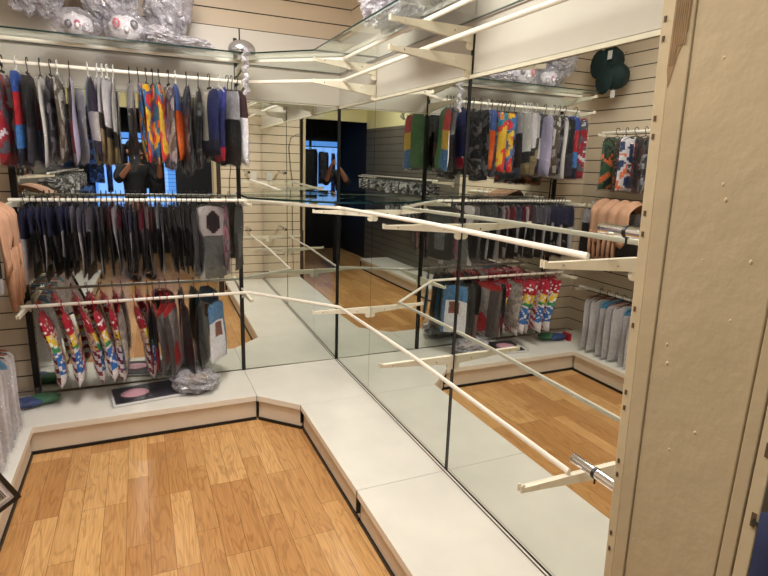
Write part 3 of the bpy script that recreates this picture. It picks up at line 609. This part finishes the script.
# beige garment draped over the left middle bar
t = thing('beige_garment', 'beige brown fabric garment draped over the middle left wall bar', 'garment', (-1.95, -0.45, 1.18))
m = MB(); nu, nv = 16, 22; vs = []
for j in range(nv+1):
    s_ = j/nv
    for i in range(nu+1):
        u = i/nu; y = -0.50-u*0.34; k = 0.012*math.sin(u*23+s_*3)
        if s_ < 0.35: q = s_/0.35; x = -2.10+q*0.10; z = 1.10+0.09*q
        elif s_ < 0.7: q = (s_-0.35)/0.35; x = -2.0+q*0.17; z = 1.19-0.07*q*q
        else: q = (s_-0.7)/0.3; x = -1.83+0.01*q; z = 1.12-q*0.24*(0.35+0.65*abs(math.sin(u*5+0.6)))
        vs.append((x+k*0.5, y+0.02*math.sin(s_*5), z+k))
m.add(vs, [(j*(nu+1)+i, j*(nu+1)+i+1, (j+1)*(nu+1)+i+1, (j+1)*(nu+1)+i) for j in range(nv) for i in range(nu)])
m.v = [(x+0.05, y, z) for x, y, z in m.v]
g = m.build('fabric', mat('beige_fabric', (176, 134, 108), 0.85, var=0.12, scale=14), t, world=True, smooth=True)
md = g.modifiers.new('solid', 'SOLIDIFY'); md.thickness = 0.008
m = MB()
for i in range(6):
    y = -0.53-i*0.045; m.tube([(-1.782, y, 0.98), (-1.785, y+0.006, 0.86), (-1.78, y-0.004, 0.74-0.02*(i % 3))], [0.016, 0.02, 0.011], 7, flat=0.5)
m.build('fringe', mat('beige_fringe', (160, 118, 92), 0.9, var=0.15, scale=30), t, world=True, smooth=True)
# dark caps hanging on the left wall
for q, (y, z) in enumerate(((-0.20, 2.22), (-0.27, 2.10))):
    t = thing('cap', ['dark green cap hanging high on the left wall, upper of two', 'dark green cap with a white tag hanging high on the left wall, lower of two'][q], 'cap', (-LW+0.16, y, z), 0, 'caps hanging high on the left wall')
    mg = mat('bottle_green_felt', (18, 40, 40), 0.8, var=0.15, scale=20)
    m = MB(); m.ball((0, 0, 0), 0.085, 0.095, 0.10, 18, 10, warp=lambda d: 1.0+0.05*math.sin(d.x*6)); m.build('crown', mg, t, smooth=True)
    m = MB(); m.ball((0.075, 0.05, -0.03), 0.016, 0.085, 0.105, 18, 8); m.build('peak', mg, t, smooth=True)
    m = MB(); m.tube([(-0.10, 0, 0.06), (-0.157, 0, 0.08)], 0.004, 6); m.build('hook', M_chrome, t)
    m = MB(); m.box(0.09, 0.093, -0.09, -0.05, -0.01, 0.05) if q == 0 else m.box(0.03, 0.033, -0.03, 0.01, -0.16, -0.105); m.build('tag', M_whitep, t)
    if q == 1:
        m = MB(); m.tube([(0.0315, -0.01, -0.107), (0.0315, -0.01, -0.07)], 0.001, 5); m.build('tag_string', M_whitep, t)
# black edged card with barcode hanging near the camera on the left
t = thing('barcode_packet', 'black edged clear packet with a barcode label at the lower left', 'packet', (-1.79, -1.40, 0.50), math.radians(26)); t.rotation_euler = (0.0, math.radians(-24), math.radians(26))
t.location = (-1.93, -1.5, 0.46)
m = MB(); m.box(-0.16, 0.085, -0.004, 0.004, -0.36, -0.02); m.build('contents', mat('grey_print', (190, 184, 190), 0.4, var=0.25, scale=22), t, bevel=0.002)
m = MB()
for x0, x1, z0, z1 in ((-0.175, 0.10, -0.375, -0.36), (-0.175, 0.10, -0.02, -0.005), (-0.175, -0.16, -0.36, -0.02), (0.085, 0.10, -0.36, -0.02)): m.box(x0, x1, -0.007, 0.007, z0, z1)
m.build('edging', M_blackp, t, bevel=0.001)
m = MB(); m.box(0.0, 0.075, -0.0065, -0.0045, -0.345, -0.285); lb = m.build('barcode_label', M_whitep, t)
m = MB(); rr = random.Random(9); xx = 0.008
while xx < 0.066: wv = rr.choice([.0012, .002, .003]); m.box(xx, xx+wv, -0.0072, -0.0066, -0.335, -0.30); xx += wv+rr.choice([.0015, .0025])
m.build('bars', M_black, lb)
m = MB(); m.tube([(-0.03, 0, -0.005), (-0.03, 0, 0.03), (-0.05, 0.0, 0.045), (-0.07, 0, 0.03)], 0.002, 6); m.build('hook', M_blackp, t)

# ---------------------------------------------------------------- flat packs on the plinth
t = thing('flat_packet', 'flat clear packet with pink and black print lying on the back plinth', 'packet', (-1.27, -0.2, 0.0), math.radians(8))
m = MB(); m.box(-0.20, 0.20, -0.13, 0.13, 0.001, 0.014, 0); m.build('card', [M_whitep], t, bevel=0.004)
m = MB(); m.box(-0.185, 0.19, -0.115, 0.12, 0.0143, 0.018); m.build('print', mat('print_dark', (48, 44, 52), 0.3, var=0.8, scale=9), t)
m = MB(); m.ball((-0.07, 0.0, 0.02), 0.08, 0.06, 0.012, 14, 8); m.build('pink_insert', mat('pink_cloth', (214, 160, 172), 0.6), t, smooth=True)
m = MB(); m.box(-0.21, 0.21, -0.135, 0.135, 0.0005, 0.036); o = m.build('plastic_bag', M_film, t, bevel=0.01)
def crumple(name, t, c, rx, ry, rz, mt, seed, amp=0.35, n=26, zmin=None):
    m = MB()
    def warp(d): return 1+amp*(noise.noise(d*2.6+Vector((seed, 0, 0))))+amp*0.5*noise.noise(d*6.5+Vector((0, seed, 0)))+0.12*noise.noise(d*14+Vector((0, 0, seed)))
    m.ball(c, rx, ry, rz, n, n*2//3, warp=warp)
    if zmin is not None: m.v = [(x, y, max(z, zmin)) for x, y, z in m.v]
    return m.build(name, mt, t)
t = thing('crumpled_packet', 'crumpled clear bag with a black and gold garment on the back plinth', 'packet', (-1.0, -0.24, 0.0))
m = MB(); m.ball((0, 0, 0.045), 0.115, 0.095, 0.042, 22, 12, warp=lambda d: 1+.15*noise.noise(d*3)); m.build('garment', mat('black_navy', (22, 24, 34), 0.5, var=0.5, scale=25), t, smooth=True)
m = MB(); m.ball((0.015, 0.0, 0.085), 0.075, 0.055, 0.018, 16, 8, warp=lambda d: 1+.3*noise.noise(d*4)); m.build('gold_insert', mat('gold_print', (190, 150, 80), 0.4, var=0.3, scale=20), t, smooth=True)
crumple('plastic_bag', t, (0, 0, 0.065), 0.14, 0.12, 0.07, M_crinkle, 4.2, 0.25, zmin=0.001)
t = thing('blue_packet', 'blue and green crumpled packet on the plinth in the left corner', 'packet', (-1.86, -0.17, 0.0))
for c, col, nm in (((-0.03, 0, 0.03), (40, 66, 120), 'blue_cloth'), ((0.05, 0.03, 0.032), (52, 110, 74), 'green_cloth')):
    m = MB(); m.ball(c, 0.08, 0.06, 0.026, 16, 8, warp=lambda d: 1+.3*noise.noise(d*3)); m.build(nm, mat(nm, col, 0.5, var=0.3, scale=20), t, smooth=True)
m = MB(); m.box(-0.13, -0.10, -0.07, 0.01, 0.001, 0.06); m.build('red_card', M_redp, t)
crumple('plastic_bag', t, (0, 0, 0.045), 0.14, 0.09, 0.05, M_film, 8.1, 0.2, zmin=0.001)

# ---------------------------------------------------------------- things on the glass shelf
ZS = 1.9625
big = [(-1.66, -0.14, .15, .12, .20, 2.27, 1.2, 'large crinkled clear bag above the glass shelf, leftmost of three'), (-1.33, -0.14, .15, .12, .20, 2.25, 5.5, 'large crinkled clear bag above the glass shelf, middle of three'), (-1.03, -0.14, .12, .12, .20, 2.21, 9.3, 'large crinkled clear bag above the glass shelf, rightmost of three')]
for x, y, rx, ry, rz_, z, sd, lab in big:
    t = thing('crinkled_bag', lab, 'bag', (x, y, z), 0, 'large crinkled bags above the shelf')
    crumple('plastic', t, (0, 0, 0), rx, ry, rz_, M_crinkle, sd, 0.22, 40)
    crumple('inner_plastic', t, (0, 0, 0), rx*.8, ry*.75, rz_*.8, M_crinkle, sd+3, 0.5, 28)
    m = MB(); m.tube([(0, 0.02, rz_*.9), (0, 0.12, rz_*.9+.05), (0, 0.258, rz_*.9+.05)], 0.003, 6); m.build('hook', M_chrome, t)
M_face = mat('mask_white', (228, 224, 222), 0.35)
def mask(loc, lab, eyes, rz, s=1.0, sd=0):
    t = thing('mask', lab, 'mask', loc, rz)
    m = MB(); m.ball((0, 0, 0.065*s), 0.085*s, 0.06*s, 0.063*s, 20, 12, warp=lambda d: 1+.22*noise.noise(d*3.2+Vector((sd, 0, 0)))); m.ball((0, -0.058*s, 0.055*s), 0.012*s, 0.02*s, 0.018*s, 10, 6); m.build('face', M_face, t, smooth=True)
    for (x, z, c) in eyes:
        m = MB(); m.ball((x*s, -0.052*s, z*s), 0.02*s, 0.012*s, 0.024*s, 12, 8); e = m.build('eye_patch', mat('mask_%d_%d_%d' % c, c, 0.4), t, smooth=True)
        m = MB(); m.ball((x*s, -0.062*s, z*s), 0.008*s, 0.006*s, 0.011*s, 10, 6); m.build('eye_hole', mat('mask_eye', (170, 165, 160), 0.4), e, smooth=True)
    crumple('plastic_bag', t, (0, 0, 0.068*s), 0.12*s, 0.08*s, 0.085*s, M_wrap, 2.0+sd, 0.2, 28, zmin=0.001)
mask((-1.47, -0.28, ZS), 'wrapped white mask with pink and black marks on the glass shelf, left one', [(-.045, .06, (40, 38, 50)), (.0, .065, (190, 60, 110)), (.04, .05, (190, 186, 196))], 0.1, .85, 1)
mask((-1.25, -0.27, ZS), 'wrapped white mask with a red eye patch and a black one on the glass shelf', [(-.045, .08, (200, 30, 60)), (.035, .082, (50, 56, 60))], 0.05, 1.0, 2)
t = thing('crinkled_bag', 'grey crumpled bag right of the red eyed mask on the glass shelf', 'bag', (-1.10, -0.26, ZS))
m = MB(); m.ball((0, 0, 0.045), 0.055, 0.05, 0.04, 16, 10, warp=lambda d: 1+.3*noise.noise(d*3)); m.build('contents', mat('grey_bits', (110, 100, 106), 0.5, var=0.6, scale=30), t)
crumple('plastic', t, (0, 0, 0.05), 0.09, 0.08, 0.05, M_crinkle, 3.3, 0.3, zmin=0.001)
t = thing('crinkled_bag', 'flat crinkled clear bag near the right end of the glass shelf', 'bag', (-0.95, -0.24, ZS))
crumple('plastic', t, (0, 0, 0.03), 0.13, 0.09, 0.035, M_crinkle, 7.7, 0.35, 30, zmin=0.001)
t = thing('crinkled_bag', 'large crinkled clear bag on the right wall glass shelf', 'bag', (-0.2, -1.35, ZS))
crumple('plastic', t, (0, 0, 0.12), 0.13, 0.30, 0.14, M_crinkle, 6.1, 0.3, 40, zmin=0.001)
crumple('inner_plastic', t, (0, 0, 0.09), 0.10, 0.24, 0.10, M_crinkle, 2.1, 0.5, 28, zmin=0.001)
# silvery ornament on the post top with a crumpled tail
t = thing('silver_ornament', 'silvery dome with a crumpled foil tail at the black post on the glass shelf', 'ornament', (-0.675, -0.3, ZS))
m = MB(); m.ball((0, 0, 0.02), 0.075, 0.06, 0.055, 18, 10); m.v = [(x, y, max(z, 0.0005)) for x, y, z in m.v]; m.build('dome', mat('silver', (190, 190, 195), 0.22, metal=0.8), t, smooth=True)
m = MB(); m.tube([(-0.012, 0, 0.06), (-0.012, 0, 0.13)], 0.004, 8); m.build('spike', M_blackp, t)
m = MB(); pts = [(0.0+0.012*math.sin(k*2.1), -0.095+0.008*math.cos(k*3), 0.02-k*0.022) for k in range(12)]; m.tube(pts, [0.010+0.008*abs(math.sin(k*1.7)) for k in range(12)], 7); m.tube([(0, -0.04, 0.03), (0, -0.095, 0.02)], 0.006, 6); m.build('foil_tail', M_crinkle, t)

# ---------------------------------------------------------------- the rear of the shop (seen only in the mirrors)
for i, (x, z, w_, h, c) in enumerate(((-1.95, 1.66, .22, .62, (40, 66, 130)), (-1.78, 1.60, .10, .70, (28, 40, 84)), (-1.60, 1.62, .20, .55, (22, 26, 44)), (-1.36, 1.66, .3, .7, (14, 16, 26)), (-1.12, 1.66, .26, .8, (14, 15, 22)), (-2.1, 1.0, .2, .5, (50, 80, 150)))):
    packet((x, -5.85, z), math.radians(90+12*math.sin(i*2.3)), ['shiny blue costume hanging against the rear window', 'slim blue costume hanging against the rear window', 'dark costume hanging between blue ones at the rear window', 'wide black costume hanging in the rear window middle', 'long black costume hanging at the rear window right side', 'low blue costume hanging left of the rear window'][i], None, blotch(3, i+60), [c, (c[0]//2, c[1]//2, c[2]//2), (min(255, c[0]*2), min(255, c[1]*2), min(255, c[2]*2))], w_, h, .05, 'black', seed=500+i)
bar('dark shop rail in front of the rear window', (-2.27, -5.85, 1.65), (-0.3, -5.85, 1.65)).data.materials[0] = M_black

# ---------------------------------------------------------------- the person taking the photo
dirv = Vector((math.sin(YAW), math.cos(YAW), 0))
base = Vector((CAM.x, CAM.y, -HP))-dirv*0.47+R0*0.06
pr = thing('person', 'person in a dark top holding up a phone, reflected in the mirrored corner', 'person', base, -YAW)
def skinned(name, chains, mt, parent, root=0, sub=2):
    """chains of (x, y, z, radius); a point given as an integer joins an earlier vertex"""
    vs = []; es = []; rs = []
    for ch in chains:
        prev = None
        for p_ in ch:
            if isinstance(p_, int): prev = p_; continue
            vs.append(p_[:3]); rs.append(p_[3]); k = len(vs)-1
            if prev is not None: es.append((prev, k))
            prev = k
    me = bpy.data.meshes.new(name); me.from_pydata(vs, es, []); me.materials.append(mt)
    o = bpy.data.objects.new(name, me); C.objects.link(o); o.parent = parent
    md = o.modifiers.new('skin', 'SKIN'); md.use_smooth_shade = True
    for i, r in enumerate(rs): me.skin_vertices[0].data[i].radius = (r, r); me.skin_vertices[0].data[i].use_root = (i == root)
    s = o.modifiers.new('sub', 'SUBSURF'); s.levels = sub; s.render_levels = sub
    return o
M_skin = mat('skin', (170, 118, 96), 0.5); M_shirt = mat('black_shirt', (20, 21, 28), 0.8); M_trs = mat('dark_trousers', (26, 28, 38), 0.85)
ph = HP+CAM.z                               # phone height above the floor
body = [[(0, 0, .93, .12), (0, 0.0, 1.10, .115), (0, 0, 1.28, .125), (0, 0, 1.40, .10), (0, 0, 1.47, .052), (0, .02, 1.53, .05), (0, .03, 1.60, .078), (0, .035, 1.67, .075)]]
for s in (-1, 1):
    body.append([3, (s*.15, 0, 1.40, .058), (s*.235, .06, 1.31, .045), (s*.255, .14, 1.26, .04), (s*.20, .27, 1.40, .034), (s*.145, .385, 1.50, .024), (s*.12, .42, 1.545, .022)])
    body.append([0, (s*.09, 0, .84, .085), (s*.095, .01, .48, .055), (s*.095, -.01, .12, .04), (s*.095, .0, .05, .04), (s*.10, .12, .035, .032)])
skinned('body', body, M_skin, pr)
sh = [[(0, 0, .95, .14), (0, 0, 1.10, .138), (0, 0, 1.28, .145), (0, 0, 1.395, .115), (0, 0, 1.44, .07)]]
for s in (-1, 1): sh.append([3, (s*.155, 0, 1.40, .07), (s*.235, .06, 1.31, .056), (s*.255, .14, 1.262, .05), (s*.245, .165, 1.29, .047), (s*.225, .21, 1.345, .042)])
skinned('shirt', sh, M_shirt, pr)
tr_ = [[(0, 0, .94, .135), (0, 0, .86, .125)]]
for s in (-1, 1): tr_.append([1, (s*.095, 0, .76, .098), (s*.098, .01, .48, .072), (s*.098, -.01, .12, .062), (s*.098, -.01, .08, .064)])
skinned('trousers', tr_, M_trs, pr)
for s in (-1, 1):
    m = MB(); m.ball((s*.10, .055, .04), .05, .135, .039, 16, 8); m.v = [(x, y, max(z, 0.001)) for x, y, z in m.v]; m.build('shoe', M_blackp, pr, smooth=True)
m = MB(); m.ball((0, .015, 1.675), .088, .10, .088, 18, 12); m.ball((0, -.03, 1.61), .075, .055, .08, 14, 10); m.v = [(x, min(y, .10), z) for x, y, z in m.v]; m.build('hair', mat('dark_hair', (30, 24, 22), 0.6), pr, smooth=True)
m = MB(); m.ball((0, .112, 1.60), .011, .018, .02, 10, 6); m.build('nose', M_skin, pr, smooth=True)
for s in (-1, 1):
    m = MB(); m.ball((s*.03, .096, 1.63), .011, .008, .007, 10, 6); m.build('eye', M_blackp, pr, smooth=True)
    m = MB(); m.ball((s*.08, .02, 1.61), .01, .018, .028, 10, 6); m.build('ear', M_skin, pr, smooth=True)
    fg = [[(s*.125, .40, 1.52, .02), (s*.115, .43, 1.555, .02)]]
    for k, (dz, l_) in enumerate(((.03, 1), (.012, 1.08), (-.006, 1.0), (-.022, .8))): fg.append([1, (s*(.108), .438, 1.556+dz, .009), (s*(.092), .452, 1.558+dz, .0085), (s*(.092-.02*l_), .447, 1.56+dz, .0075)])
    fg.append([0, (s*.105, .40, 1.53, .010), (s*.085, .41, 1.535, .0095), (s*.068, .416, 1.545, .008)])
    skinned('hand', fg, M_skin, pr)
m = MB(); m.ball((0, .104, 1.565), .024, .006, .006, 10, 6); m.build('mouth', mat('lips', (150, 80, 76), 0.5), pr, smooth=True)
# the phone, just behind the lens, tilted like the picture
t = thing('phone', 'dark phone held up sideways by the person', 'phone', CAM-Fv*0.012); Mx = Matrix(((Rv.x, Uv.x, -Fv.x), (Rv.y, Uv.y, -Fv.y), (Rv.z, Uv.z, -Fv.z))); t.rotation_euler = Mx.to_euler()
m = MB(); m.box(-.075, .075, -.055, .018, 0.0, .008); m.build('case', M_blackp, t, bevel=0.002)
m = MB(); m.box(-.07, .07, -.051, .014, .0082, .009); m.build('screen', mat('screen', (70, 80, 95), 0.2, emit=0.4), t)

# ---------------------------------------------------------------- lift everything so that the floor lies at z = 0
for o in bpy.data.objects:
    if o.parent is None and o.type != 'CAMERA': o.location.z += HP
